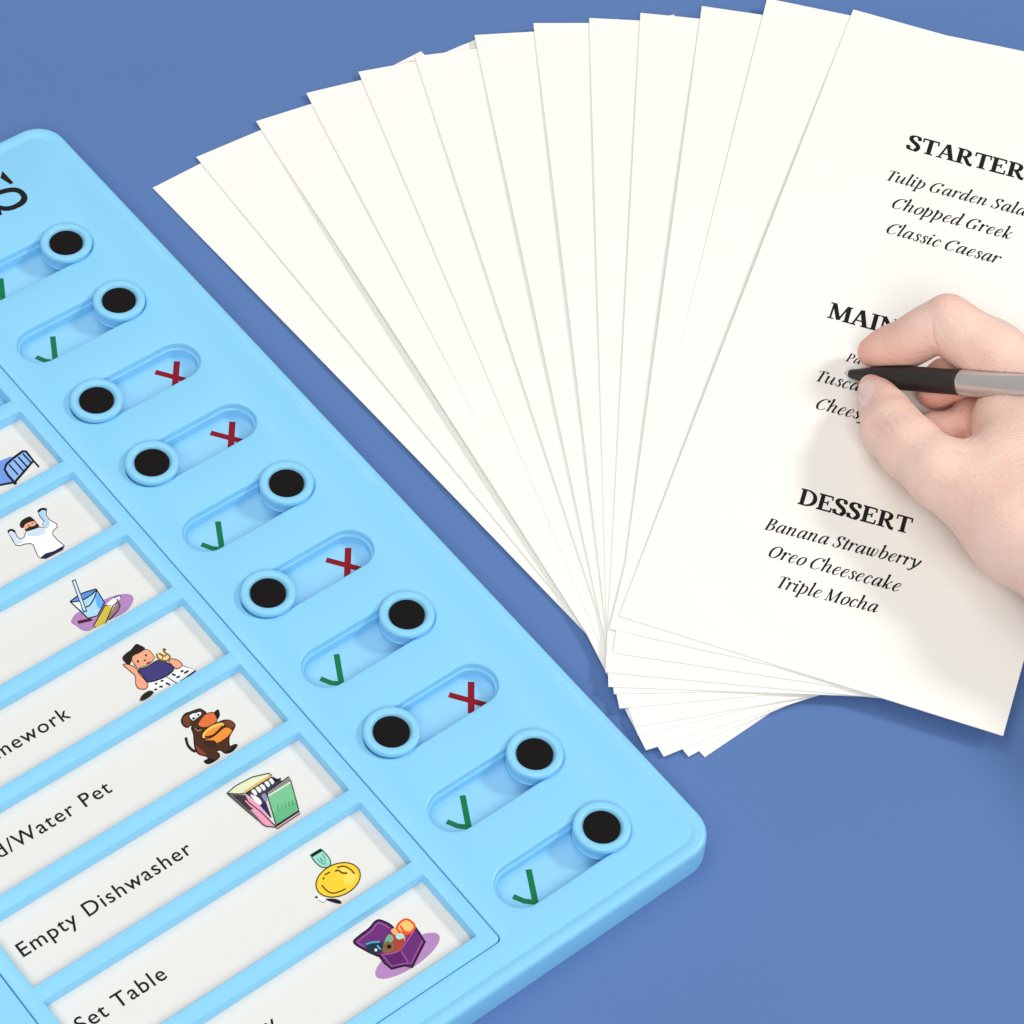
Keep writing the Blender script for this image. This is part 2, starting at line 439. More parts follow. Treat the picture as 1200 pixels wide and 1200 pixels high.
for i in range(10):
    if i == 0: k_, f_ = knob0, felt0
    else:
        k_ = knob0.copy(); f_ = felt0.copy()
        col.objects.link(k_); col.objects.link(f_)
        k_.parent = board; f_.parent = k_
    k_.location = ((i*PIT+.1)*MM, -(32.0 if i in LEFT else 0.0)*MM, 0)
    k_.rotation_euler = (0, 0, random.uniform(0, 6))

# printed ticks and crosses on the slot floors
M_GREEN, M_RED = ink((10, 116, 70)), ink((138, 10, 28))
def board3(x, y, z): return (x, y, z)
def mark(kind, i):
    z0 = (HT-SLOT_D)*MM
    p = Print(lambda x, y, z: (x*MM, y*MM, z0+z), z0=.00004)
    # letters stand with their heads towards -s; "right" is +y
    fit = lambda u, v, cy: ((i*PIT+.4)-v-.9, cy+u)
    if kind == 'tick':
        p.stroke([fit(-25.2, 4.1, 0), fit(-31.0, -6.6, 0)], 1.95, M_GREEN, False)
        p.stroke([fit(-35.2, -.6, 0), fit(-33.4, -4.0, 0), fit(-30.6, -6.6, 0)], 1.8, M_GREEN, False)
        return p.build('check_mark', board)
    p.stroke([fit(-5.0, 3.4, 0), fit(2.6, -7.2, 0)], 2.1, M_RED, False)
    p.stroke([fit(4.0, 3.1, 0), fit(-3.6, -6.6, 0)], 2.2, M_RED, False)
    return p.build('cross_mark', board)
for i in range(10):
    mark('cross' if i in LEFT else 'tick', i)

# last letter of the heading at the board's top edge
def head3(x, y, z):
    P = at(x, y, HT*MM); return (P[0], P[1], HT*MM+.00004+z)
p = Print(head3)
p.stroke([(-9, 203), (-14, 197), (-26, 192), (-37, 201), (-36, 213), (-22, 226), (-9, 227), (0, 225.4), (8.3, 223.3), (16.7, 222.5), (24.2, 225), (28.6, 231.5), (25.6, 237.5), (16.7, 242.6), (8.3, 244.5), (0, 243.6), (-10, 241)],
         lambda d, t: 5.4+2.0*math.exp(-((t-.7)/.07)**2), M_INK)
p.poly([(2.9, 200.6), (15.8, 214.2), (12.5, 216.3), (0.4, 208.6)], M_INK, False)
p.poly([(-8, 240), (0.5, 245), (2.6, 251.5), (-1, 253), (-9, 247)], M_INK, False)
p.build('heading_lettering', board, B_INV)

# ------------------------------------------------------------------ the chore slips in the frame
SLIP_TOP = (HT-4.2)*MM
def slip3(x, y, z):
    """photo point on the slip plane"""
    P = at(x, y, SLIP_TOP+.00002); return (P[0], P[1], SLIP_TOP+z)
FONT = bpy.data.curves.new('chore_font', 'FONT')
def sans(text, size, spacing=1.12):
    c = bpy.data.curves.new('chore_text', 'FONT'); c.body = text; c.size = size
    c.space_character = spacing; c.resolution_u = 4; c.offset = 0.00004
    o = bpy.data.objects.new('chore_text', c); col.objects.link(o)
    dg = bpy.context.evaluated_depsgraph_get(); dg.update()
    me = bpy.data.meshes.new_from_object(o.evaluated_get(dg))
    V = np.array([v.co[:] for v in me.vertices]); F = [list(q.vertices) for q in me.polygons]
    bpy.data.objects.remove(o); bpy.data.curves.remove(c); bpy.data.meshes.remove(me)
    return V, F

class Art(Print):
    """picture printed on a slip, drawn from an enlargement of the photo: ox, oy its corner, k its scale"""
    def __init__(self, ox, oy, k):
        super().__init__(lambda x, y, z: slip3(ox+x/k, oy+y/k, z), step=.000006)
    def out(self, pts, m, fillm=None, w=14, smooth=True):
        if fillm is not None: self.poly(pts, fillm, smooth)
        self.stroke(pts, w, m, smooth, closed=True)

K = ink((16, 14, 20)); PEACH = ink((240, 168, 132)); PURP = ink((178, 132, 188)); NAVY = ink((24, 34, 78))
WHITE = ink((246, 247, 248)); BROWN = ink((72, 40, 24)); BROWN2 = ink((112, 62, 38))
def art_bed():
    a = Art(0, 490, 12); L1, L2 = ink((112, 152, 228)), ink((140, 182, 244))
    a.poly([(-420, 690), (0, 600), (130, 545), (215, 545), (80, 680), (70, 760), (190, 890), (0, 940), (-420, 1030)], L1, False)
    H = [(190, 890), (110, 800), (65, 720), (90, 650), (190, 560), (320, 466), (365, 468), (470, 600), (340, 750), (205, 905)]
    a.out(H, K, L2, 34, False)
    for s in (((125, 650), (255, 800)), ((195, 590), (325, 740)), ((255, 545), (385, 690)), ((320, 500), (435, 625))): a.stroke(s, 22, K, False)
    a.stroke([(460, 590), (550, 690)], 26, K, False); a.stroke([(-420, 1035), (0, 942), (195, 905)], 28, K, False)
    a.dot(212, 912, 26, K)
    return a
def art_shirt():
    a = Art(0, 580, 12); G = ink((60, 66, 78)); L = ink((176, 208, 240)); L2 = ink((205, 222, 240))
    S = [(110, 512), (165, 492), (215, 525), (240, 590), (280, 622), (335, 602), (358, 540), (375, 510), (470, 480), (560, 452), (640, 466), (602, 410), (622, 372), (560, 300), (535, 235), (590, 198), (655, 200), (650, 290), (695, 350), (790, 402), (808, 448), (740, 515), (745, 565), (820, 645), (905, 712), (880, 765), (740, 830), (575, 892), (530, 855), (495, 770), (470, 705), (430, 682), (340, 692), (290, 714), (225, 708), (180, 640)]
    a.out(S, G, WHITE, 13, False)
    a.poly([(125, 530), (205, 525), (240, 620), (330, 640), (250, 690), (215, 690), (178, 620)], L2)
    a.poly([(548, 240), (645, 225), (642, 300), (700, 390), (660, 470), (625, 420), (630, 372), (570, 300)], L)
    a.poly([(390, 520), (560, 470), (640, 490), (600, 560), (420, 580)], L2)
    a.stroke([(112, 516), (160, 492), (215, 520)], 30, K); a.stroke([(535, 235), (590, 200), (655, 206)], 34, K)
    a.poly([(565, 895), (640, 832), (750, 800), (905, 715), (885, 775), (650, 900)], NAVY, False)
    a.stroke([(570, 893), (640, 832), (760, 798), (905, 718)], 16, K, False)
    a.poly([(280, 405), (315, 352), (410, 305), (465, 335), (520, 400), (550, 442), (480, 480), (365, 508), (345, 470), (290, 458)], ink((34, 26, 16)))
    a.poly([(335, 455), (370, 405), (470, 372), (508, 410), (470, 440), (410, 450), (370, 480)], PEACH)
    a.stroke([(385, 440), (420, 432)], 12, K); a.dot(455, 405, 9, K)
    return a
def art_bucket():
    a = Art(70, 660, 12); LB, DB, MB_ = ink((172, 216, 246)), ink((92, 142, 222)), ink((96, 178, 238))
    a.poly([(160, 830), (200, 740), (260, 690), (450, 600), (700, 480), (850, 440), (960, 432), (1030, 470), (1030, 540), (960, 650), (850, 730), (700, 800), (480, 915), (400, 955), (310, 942), (240, 890)], PURP)
    a.poly([(248, 812), (420, 775), (470, 790), (440, 815), (262, 855)], ink((74, 20, 44)), False)
    a.poly([(145, 540), (300, 430), (510, 362), (630, 555), (520, 745), (400, 772), (270, 655)], LB, False)
    a.poly([(160, 530), (270, 450), (480, 362), (515, 378), (430, 450), (320, 510), (230, 530)], DB)
    a.poly([(520, 420), (620, 555), (560, 640), (505, 540)], MB_)
    a.poly([(170, 560), (270, 545), (300, 640), (260, 640)], WHITE)
    for s in ([(145, 540), (300, 432), (510, 362)], [(145, 540), (270, 655), (395, 775)], [(510, 362), (630, 555)], [(522, 385), (490, 480), (430, 585), (365, 620)], [(520, 378), (430, 455), (320, 520), (200, 545), (150, 540)]): a.stroke(s, 17, K)
    a.stroke([(630, 555), (530, 740), (400, 775)], 16, K, False)
    a.stroke([(195, 235), (360, 690)], 58, ink((56, 74, 92)), False); a.stroke([(200, 250), (352, 670)], 30, ink((206, 226, 238)), False)
    a.poly([(475, 890), (640, 590), (745, 600), (765, 645), (645, 845), (500, 903)], ink((206, 186, 72)), False)
    a.poly([(640, 590), (720, 520), (780, 482), (835, 458), (855, 490), (812, 545), (770, 612), (740, 622)], WHITE, False)
    a.poly([(770, 605), (842, 570), (852, 622), (710, 800), (655, 800), (745, 655)], ink((142, 122, 116)), False)
    for s in ([(640, 590), (475, 885), (505, 905)], [(640, 590), (745, 605), (645, 845)], [(800, 500), (850, 600), (820, 670), (700, 800)], [(745, 610), (812, 545)], [(760, 490), (840, 455), (860, 480)]): a.stroke(s, 15, K, False)
    return a
def art_boy():
    a = Art(135, 740, 12); NB = ink((62, 58, 122)); OUT = ink((90, 44, 30))
    a.poly([(470, 722), (690, 642), (835, 722), (560, 865), (455, 800)], WHITE, False)
    a.poly([(730, 640), (950, 482), (1132, 545), (885, 722)], WHITE, False)
    a.stroke([(950, 482), (1132, 545), (910, 705)], 12, K, False); a.stroke([(1132, 552), (1010, 640)], 24, K, False); a.stroke([(730, 640), (870, 735)], 11, K, False)
    for s in (((560, 745), (590, 725)), ((640, 700), (680, 690)), ((620, 780), (670, 775)), ((710, 725), (770, 750)), ((550, 820), (590, 815)), ((800, 600), (850, 620)), ((860, 650), (910, 630)), ((920, 570), (960, 550)), ((970, 590), (1030, 555))): a.stroke(s, 26, K, False)
    a.out([(110, 470), (200, 470), (300, 530), (335, 595), (430, 700), (462, 760), (420, 812), (330, 802), (290, 740), (282, 630), (200, 550)], OUT, PEACH, 12)
    a.out([(330, 545), (450, 500), (600, 412), (740, 450), (822, 530), (700, 640), (470, 712), (385, 620)], K, NB, 16)
    a.out([(240, 360), (380, 270), (470, 265), (540, 345), (545, 390), (460, 470), (370, 505), (320, 520), (262, 445)], OUT, PEACH, 10)
    a.poly([(100, 385), (150, 310), (220, 262), (290, 182), (350, 195), (420, 242), (350, 302), (250, 352), (222, 440), (182, 472)], ink((34, 24, 18)))
    a.out([(755, 425), (800, 388), (890, 412), (942, 470), (910, 512), (850, 522)], OUT, PEACH, 12)
    Y = ink((120, 92, 40))
    a.poly([(590, 320), (640, 300), (700, 300), (765, 350), (740, 420), (640, 405), (600, 370)], ink((240, 214, 150)))
    a.stroke([(585, 315), (600, 375), (660, 412), (740, 410), (768, 350), (700, 300), (680, 250), (715, 262)], 22, Y); a.stroke([(620, 320), (690, 350), (720, 330)], 20, Y); a.stroke([(660, 400), (670, 340), (610, 310)], 16, Y)
    a.dot(320, 425, 17, K); a.dot(432, 340, 15, K); a.stroke([(400, 415), (435, 405)], 18, OUT); a.stroke([(440, 455), (500, 435)], 20, ink((150, 40, 36)))
    a.stroke([(262, 470), (300, 500)], 10, OUT)
    a.poly([(348, 972), (380, 900), (470, 840), (540, 852), (500, 912), (400, 972)], ink((30, 34, 14)))
    return a
def art_dog():
    a = Art(200, 810, 12); OR, YE = ink((240, 146, 52)), ink((246, 196, 92))
    a.stroke([(212, 650), (240, 755), (300, 825), (355, 848)], 40, ink((40, 26, 18)))
    a.out([(300, 500), (322, 610), (340, 790), (390, 880), (510, 922), (520, 958), (472, 985), (520, 1020), (600, 992), (680, 930), (682, 880), (640, 850), (700, 830), (770, 872), (865, 845), (935, 762), (895, 752), (830, 772), (822, 655), (870, 560), (905, 475), (835, 412), (740, 412), (640, 450), (480, 490)], K, BROWN, 16)
    a.poly([(350, 760), (400, 800), (480, 870), (500, 905), (400, 870)], ink((142, 62, 40)))
    a.out([(150, 410), (195, 325), (280, 290), (400, 250), (462, 275), (500, 310), (520, 400), (450, 500), (330, 530), (290, 480), (230, 512), (172, 475)], K, BROWN, 15)
    a.poly([(170, 400), (240, 330), (275, 420), (270, 480), (215, 490)], BROWN2)
    a.out([(385, 470), (420, 400), (490, 325), (590, 300), (640, 340), (648, 420), (565, 490), (450, 512)], ink((60, 24, 12)), ink((224, 112, 56)), 12)
    a.poly([(610, 300), (668, 258), (692, 330), (662, 395), (632, 352)], K)
    a.out([(260, 345), (310, 312), (350, 305), (420, 288), (432, 330), (370, 385), (320, 420), (282, 395)], K, WHITE, 12)
    a.dot(322, 385, 19, K); a.dot(390, 335, 16, K); a.stroke([(345, 320), (360, 380)], 8, K)
    a.out([(470, 690), (600, 640), (760, 512), (865, 552), (800, 645), (655, 735), (610, 700)], ink((84, 40, 16)), OR, 12)
    a.out([(450, 665), (452, 590), (560, 490), (700, 440), (765, 462), (690, 560), (560, 655)], K, YE, 14)
    a.poly([(480, 640), (500, 590), (600, 520), (720, 480), (640, 570), (540, 635)], OR)
    a.stroke([(480, 650), (600, 620), (740, 490)], 26, ink((70, 26, 14)))
    a.poly([(740, 460), (760, 420), (840, 415), (895, 475), (870, 520), (800, 500)], BROWN2)
    a.poly([(470, 720), (560, 705), (640, 720), (600, 790), (510, 770)], ink((54, 32, 20)))
    a.poly([(472, 985), (530, 955), (610, 960), (580, 1000), (515, 1020)], K); a.poly([(770, 870), (860, 800), (935, 762), (870, 845)], K)
    a.stroke([(340, 520), (380, 560), (430, 545)], 10, ink((190, 150, 130)))
    return a
def art_dishwasher():
    a = Art(260, 895, 12); GR = ink((120, 196, 146)); PK = ink((236, 158, 186)); GY = ink((150, 148, 150))
    a.poly([(70, 420), (190, 320), (430, 190), (660, 140), (700, 170), (320, 420), (250, 430)], ink((228, 232, 190)), False)
    a.poly([(330, 420), (700, 180), (850, 240), (640, 450), (620, 560), (530, 570)], ink((60, 58, 76)), False)
    a.poly([(240, 470), (330, 430), (545, 600), (760, 890), (620, 880), (420, 680)], PK, False)
    a.poly([(400, 440), (500, 470), (560, 540), (520, 570)], WHITE); a.poly([(530, 580), (625, 545), (700, 760), (680, 760)], ink((46, 34, 84)), False)
    for x, y in ((450, 400), (510, 360), (570, 330), (630, 280), (690, 240)):
        a.poly([(x-40, y-10), (x, y-40), (x+45, y+20), (x+10, y+50)], WHITE); a.stroke([(x-35, y-10), (x+10, y+50)], 10, ink((80, 76, 96)), False)
    a.poly([(560, 450), (610, 420), (640, 520), (600, 520)], ink((150, 140, 190)))
    a.poly([(640, 400), (940, 190), (970, 240), (660, 440)], GY, False)
    for k_ in range(9): a.stroke([(665+k_*32, 388-k_*21), (690+k_*32, 410-k_*21)], 7, K, False)
    a.poly([(640, 450), (965, 250), (1080, 650), (765, 862)], GR, False); a.poly([(712, 690), (1050, 530), (1078, 648), (768, 852)], ink((98, 184, 132)), False)
    a.poly([(90, 425), (250, 440), (330, 440), (300, 500), (400, 640), (560, 830), (330, 640)], ink((112, 104, 106)), False)
    a.poly([(300, 500), (345, 520), (560, 700), (740, 890), (620, 875), (440, 690)], PK, False)
    a.stroke([(655, 455), (962, 268)], 18, ink((236, 238, 214)), False)
    for s in ([(70, 420), (200, 310), (430, 190), (660, 138), (705, 170)], [(70, 420), (240, 430), (320, 420)], [(640, 400), (940, 185), (970, 245), (1080, 650)], [(640, 450), (765, 870)], [(280, 470), (545, 680), (765, 890)], [(560, 850), (620, 885), (765, 900)], [(80, 430), (330, 650), (580, 860)]): a.stroke(s, 13, K, False)
    a.stroke([(320, 405), (690, 172)], 30, ink((222, 176, 110)), False); a.stroke([(330, 425), (705, 190)], 14, K, False)
    a.poly([(150, 450), (330, 450), (390, 560), (440, 640), (380, 660)], ink((58, 52, 56)), False); a.stroke([(330, 520), (420, 620)], 18, PK, False)
    a.stroke([(765, 880), (1090, 670)], 34, ink((40, 30, 40)), False); a.stroke([(775, 905), (1098, 690)], 22, ink((222, 170, 176)), False); a.stroke([(770, 925), (1098, 705)], 12, K, False)
    for x in (790, 850, 900, 950, 1000): a.stroke([(x, 650-(x-790)*.3), (x-6, 580-(x-790)*.3)], 9, ink((70, 150, 106)), False)
    a.stroke([(720, 200), (760, 240), (830, 215)], 22, K)
    return a
def art_plate():
    a = Art(345, 980, 12); Y = ink((252, 206, 52)); O = ink((84, 66, 22))
    a.poly([(215, 265), (365, 172), (400, 190), (470, 280), (515, 370), (490, 425), (400, 440), (320, 390), (260, 320)], ink((150, 216, 200)))
    a.stroke([(240, 290), (300, 370), (390, 438), (480, 428), (512, 375), (470, 280), (385, 190)], 16, ink((46, 84, 80)))
    a.stroke([(320, 310), (370, 370), (430, 390), (425, 310), (395, 250)], 12, ink((84, 150, 136))); a.stroke([(360, 300), (400, 360)], 14, ink((60, 120, 110)))
    a.poly([(215, 265), (365, 172), (402, 205), (250, 295)], K, False)
    E_ = []
    for t in np.linspace(0, 2*math.pi, 26)[:-1]:
        c_, s_ = math.cos(t)*325, math.sin(t)*222; r_ = math.radians(-24)
        E_.append((615+c_*math.cos(r_)-s_*math.sin(r_), 614+c_*math.sin(r_)+s_*math.cos(r_)))
    a.out(E_, O, Y, 18)
    a.poly([(610, 450), (720, 430), (830, 520), (880, 560), (780, 680), (680, 620), (720, 540), (640, 500)], ink((250, 218, 96)))
    a.stroke([(600, 440), (700, 424), (790, 470), (845, 530)], 22, O); a.stroke([(570, 495), (620, 480), (670, 515), (745, 520)], 24, O)
    a.stroke([(385, 690), (450, 760), (530, 800), (620, 785), (720, 742)], 20, O); a.stroke([(425, 545), (500, 505)], 22, O); a.dot(410, 595, 16, O)
    a.poly([(290, 850), (335, 845), (440, 890), (410, 930), (340, 890)], WHITE); a.stroke([(292, 855), (330, 862)], 26, K)
    a.poly([(440, 885), (560, 880), (640, 905), (662, 940), (630, 952), (520, 925)], K); a.stroke([(340, 895), (410, 932), (450, 890)], 8, ink((120, 110, 120)))
    return a
def art_chest():
    a = Art(405, 1060, 10); P1_, P2 = ink((106, 40, 116)), ink((92, 30, 104)); LN = ink((160, 92, 168)); D = ink((44, 12, 44))
    E_ = []
    for t in np.linspace(0, 2*math.pi, 22)[:-1]:
        c_, s_ = math.cos(t)*440, math.sin(t)*150; r_ = math.radians(-33)
        E_.append((725+c_*math.cos(r_)-s_*math.sin(r_), 600+c_*math.sin(r_)+s_*math.cos(r_)))
    a.poly(E_, PURP)
    a.out([(100, 445), (150, 380), (280, 280), (350, 200), (420, 190), (550, 265), (600, 420), (420, 590), (330, 580), (210, 520)], D, P1_, 26)
    a.stroke([(260, 510), (150, 455), (160, 420), (300, 310), (390, 215), (510, 275)], 12, LN)
    a.poly([(380, 580), (560, 330), (810, 260), (925, 440), (790, 735), (700, 720), (540, 755)], P2, False)
    a.poly([(640, 520), (810, 290), (900, 420), (770, 680)], P1_)
    a.stroke([(380, 585), (460, 690), (540, 755), (690, 715), (780, 738), (860, 570), (930, 440), (815, 265)], 24, D, False)
    a.stroke([(420, 580), (540, 725), (690, 690), (770, 690), (900, 425)], 12, LN, False); a.stroke([(650, 545), (735, 680)], 12, LN)
    a.stroke([(420, 590), (560, 570), (660, 510), (800, 310)], 12, LN)
    a.poly([(430, 560), (470, 420), (600, 300), (760, 260), (700, 420), (640, 530), (520, 570)], ink((168, 64, 50)))
    a.out([(600, 280), (640, 210), (710, 175), (780, 210), (810, 270), (740, 340), (650, 330)], ink((232, 84, 26)), ink((250, 196, 110)), 26)
    a.stroke([(640, 250), (690, 320), (760, 330)], 26, ink((232, 84, 26))); a.poly([(530, 310), (570, 280), (620, 330), (580, 360)], ink((250, 170, 120)))
    a.poly([(590, 360), (650, 335), (690, 380), (640, 410), (600, 400)], ink((170, 220, 214))); a.poly([(470, 400), (510, 350), (560, 390), (540, 440), (460, 460)], ink((120, 170, 140)))
    a.out([(440, 500), (480, 440), (550, 470), (545, 530), (480, 555)], ink((96, 120, 84)), ink((130, 90, 50)), 14); a.dot(510, 495, 26, K)
    a.poly([(225, 465), (320, 430), (420, 440), (440, 500), (400, 560), (310, 580), (270, 540)], ink((22, 46, 66)))
    a.stroke([(235, 470), (310, 445), (400, 440)], 22, ink((70, 160, 190))); a.dot(355, 535, 17, ink((210, 240, 244))); a.stroke([(370, 480), (410, 530)], 14, ink((120, 200, 214)))
    a.stroke([(690, 430), (690, 380)], 14, ink((250, 150, 130)))
    return a

TXT_UP = B_MAT.to_3x3() @ Vector((-1, 0, 0)); TXT_RT = B_MAT.to_3x3() @ Vector((0, 1, 0))
# the size of the chore lettering follows from one full line
_a, _b = at(21, 1112.5, SLIP_TOP), at(227, 998.5, SLIP_TOP)
_V, _F = sans('Empty Dishwasher', 0.01)
TXT_SIZE = 0.01*float(np.linalg.norm(_b-_a))/(_V[:, 0].max()-_V[:, 0].min())
slips = [
 (0, 'white chore slip with a blue bed picture', art_bed, None),
 (1, 'white chore slip picturing a bearded person in a white shirt', art_shirt, None),
 (2, 'white chore slip picturing a blue bucket and yellow bottle on purple', art_bucket, None),
 (3, 'white slip lettered Homework with a reading boy picture', art_boy, ('Homework', 84, 840)),
 (4, 'white slip lettered Water Pet with a brown dog picture', art_dog, ('Feed/Water Pet', 132.5, 927)),
 (5, 'white slip lettered Empty Dishwasher with a dishwasher picture', art_dishwasher, ('Empty Dishwasher', 227, 998.5)),
 (6, 'white slip lettered Set Table with a yellow plate picture', art_plate, ('Set Table', 197, 1145.5)),
 (7, 'white chore slip with a purple toy chest picture', art_chest, ('Away', 327, 1203)),
]
for k, label, art, txt in slips:
    s0 = 55.4+32.5*k
    bm = bmesh.new()
    x0, x1, y0, y1 = s0-1.6, s0+26.7+1.6, -174.6, -54.0
    r1 = ring(bm, sc(rrect(x0, x1, y0, y1, .8, 3)), (HT-4.6)*MM)
    r2 = ring(bm, sc(rrect(x0, x1, y0, y1, .8, 3)), SLIP_TOP)
    loft(bm, [r1, r2]); bm.faces.new(r1); bm.faces.new(r2)
    bmesh.ops.translate(bm, verts=bm.verts[:], vec=(-x0*MM, -y0*MM, -(HT-4.6)*MM))
    o = from_bm('chore_slip', bm, M_SLIP)
    o.matrix_world = B_MAT @ Matrix.Translation((x0*MM, y0*MM, (HT-4.6)*MM))
    tag(o, label, 'paper slip', 'chore slips in the board frame')
    inv = o.matrix_world.inverted()
    art().build('picture', o, inv)
    if txt:
        V, F = sans(txt[0], TXT_SIZE)
        end = Vector(at(txt[1], txt[2], SLIP_TOP)); w = V[:, 0].max()
        me = bpy.data.meshes.new('lettering')
        me.from_pydata([tuple(inv @ (end+TXT_RT*(float(v[0])-w)+TXT_UP*float(v[1])+Vector((0, 0, .00005)))) for v in V], [], F)
        me.update()
        link('lettering', me, M_INK, o)

# ------------------------------------------------------------------ the fan of cards
CARD_T = 0.00034
FAN = [((179, 220), (826, 887), .127), ((230, 184), (807, 886.5), .128), ((300, 142), (778, 886.5), .130), ((359, 109), (757, 879), .131),
       ((420, 84), (748, 862), .131), ((486, 66), (744, 852), .131), ((556, 41), (726, 830), .1315), ((625, 27), (719.5, 813), .1315),
       ((690.5, 21), (713, 804.5), .132), ((750.5, 15), (709.5, 787.5), .132), ((822.5, 7), (718.5, 764.5), .132), ((899, -2), (714, 736.5), .1322),
       ((1000, 11), (725.5, 721.5), .1325)]
CARD_LABEL = ['blank cream card at the far left end of the fan, nearest the blue board',
 'blank cream card second from the left end of the fan', 'blank cream card third from the left end of the fan',
 'blank cream card fourth from the left end of the fan', 'blank cream card fifth from the left end of the fan',
 'blank cream card sixth from the left end of the fan', 'blank cream card in the middle of the fan, six cards either side',
 'blank cream card fifth to the left of the printed menu card', 'blank cream card fourth to the left of the printed menu card',
 'blank cream card third to the left of the printed menu card', 'blank cream card second to the left of the printed menu card',
 'blank cream card directly under the printed menu card', 'cream menu card printed with starter, main and dessert lists, topmost of the fan']
def card_plane(i):
    zb = 0.0002+i*0.00050; zt = 0.0002+i*0.00046
    (tx, ty), (bx_, by_), W = FAN[i]
    TL, BL = at(tx, ty, zt+CARD_T), at(bx_, by_, zb+CARD_T)
    return TL, BL, W, zb, zt
menu = None
for i in range(13):
    TL, BL, W, zb, zt = card_plane(i)
    up = TL-BL; L = np.linalg.norm(up[:2]); uy = up[:2]/L; ux = np.array([uy[1], -uy[0]])
    ang = math.atan2(ux[1], ux[0])
    bm = bmesh.new()
    nx, ny = 6, 14
    lift = random.uniform(.0008, .0015) if i < 12 else 0.0015
    if i == 2: lift = .0022
    def zz(u, v):
        base = zb+(zt-zb)*v
        # a slight curl along the left edge, fading to the right
        return base-zb+lift*(max(0, 1-u*2.4)**2)*math.sin(math.pi*min(1, v*1.05))
    rows = []
    for layer in (0, 1):
        rows.append([[bm.verts.new((W*a/nx, L*b/ny, zz(a/nx, b/ny)+(CARD_T if layer else 0))) for a in range(nx+1)] for b in range(ny+1)])
    for layer in (0, 1):
        g = rows[layer]
        for b in range(ny):
            for a in range(nx):
                q = (g[b][a], g[b][a+1], g[b+1][a+1], g[b+1][a])
                bm.faces.new(q if layer else q[::-1])
    rim = [(0, a) for a in range(nx)]+[(b, nx) for b in range(ny)]+[(ny, a) for a in range(nx, 0, -1)]+[(b, 0) for b in range(ny, 0, -1)]
    for k in range(len(rim)):
        (b0, a0), (b1, a1) = rim[k], rim[(k+1) % len(rim)]
        bm.faces.new((rows[0][b0][a0], rows[0][b1][a1], rows[1][b1][a1], rows[1][b0][a0]))
    o = from_bm('menu_card', bm, M_CARD, None, 40)
    o.location = (BL[0], BL[1], zb); o.rotation_euler = (0, 0, ang)
    tag(o, CARD_LABEL[i], 'card', 'fan of cream cards')
    if i == 12: menu = (o, TL, BL, L, W, zb, zt, ang, zz)

# printing on the top card
o, TL, BL, L, W, zb, zt, ang, zz = menu
cm = Matrix.Translation((BL[0], BL[1], zb)) @ Matrix.Rotation(ang, 4, 'Z'); cinv = cm.inverted()
def on_menu(px, py):
    z = 0.005
    for _ in range(4):
        P = at(px, py, z); q = cinv @ Vector(P)
        z = zb+zz(min(1, max(0, q.x/W)), min(1, max(0, q.y/L)))+CARD_T
    return np.array([q.x, q.y])
def menu3(x, y, z): return (x, y, zz(min(1, max(0, x/W)), min(1, max(0, y/L)))+CARD_T+z)
def line(kind, text, p0, p1, upto=None, ky=1.0):
    a, b = on_menu(*p0), on_menu(*p1)
    pr = Print(menu3, step=.0000008, z0=.00006)
    wid = (it_width if kind == 'it' else cap_width)(upto or text)
    s = np.linalg.norm(b-a)/wid
    dx = (b-a)/np.linalg.norm(b-a); dy = np.array([-dx[1], dx[0]])
    ky_ = ky*(.93 if kind == 'it' else 1.06)
    fit = lambda u, v: tuple(a+dx*u*s+dy*v*s*ky_)
    (italic if kind == 'it' else caps)(pr, text, M_INK, fit)
    return pr.build('printed_heading' if kind != 'it' else 'printed_line', o)
line('cap', 'STARTERS', (1061, 174), (1199.5, 211), 'STARTER')
line('it', 'Tulip Garden Salad', (1036.5, 210.5), (1201, 253.5), 'Tulip Garden Sala')
line('it', 'Chopped Greek', (1043.5, 243), (1184, 281))
line('it', 'Classic Caesar', (1037, 272.5), (1169, 309.5))
line('cap', 'MAIN', (969, 372), (1028, 388), 'MAI')
line('it', 'Pa', (990.5, 423), (1008, 427.5), 'Pa')
line('it', 'Tuscan', (954, 446), (994, 456), 'Tusc')
line('it', 'Cheesy', (954.5, 478.5), (1006, 491.5), 'Chees')
line('cap', 'DESSERT', (934, 590), (1066, 626))
line('it', 'Banana Strawberry', (895, 620), (1076, 666))
line('it', 'Oreo Cheesecake', (899, 652), (1053, 694))
line('it', 'Triple Mocha', (908, 688), (1027, 718.5))

# ------------------------------------------------------------------ the pen
Z_TIP, Z_END = 0.0066, 0.0405
A = at(989.5, 437.5, Z_TIP); Bp = at(1200, 454, Z_END)
axis = (Bp-A); LEN = np.linalg.norm(axis); axis = axis/LEN
pen = empty('pen', tuple(A))
tag(pen, 'pen with black grip and silver barrel held in the hand', 'pen')
rot = Vector((0, 0, 1)).rotation_difference(Vector(axis)).to_matrix().to_4x4()
def lathe(name, prof, m, parent, n=40, facet=0.0):
    bm = bmesh.new()
    rr = []
    for zz_, r in prof:
        rr.append([bm.verts.new(rot @ Vector((r*MM*math.cos(2*math.pi*k/n), r*MM*math.sin(2*math.pi*k/n), zz_*MM))) for k in range(n)])
    loft(bm, rr); bm.faces.new(rr[0]); bm.faces.new(rr[-1])
    return from_bm(name, bm, m, parent, 30)
u = LEN/MM/210.5          # mm of pen per photo pixel along it
J = 139*u
lathe('pen_tip', [(0, .22), (.6, .45), (2.2, .95), (2.6, 1.25), (2.62, 1.3)], M_METAL, pen)
lathe('grip', [(2.3, 1.45), (2.9, 1.65), (5.5, 2.0), (16*u+2, 2.35), (36*u, 3.2), (55*u, 4.05), (72*u, 4.4), (100*u, 4.5), (J-1, 4.5), (J-.3, 4.42), (J, 4.2)], M_GRIP, pen)
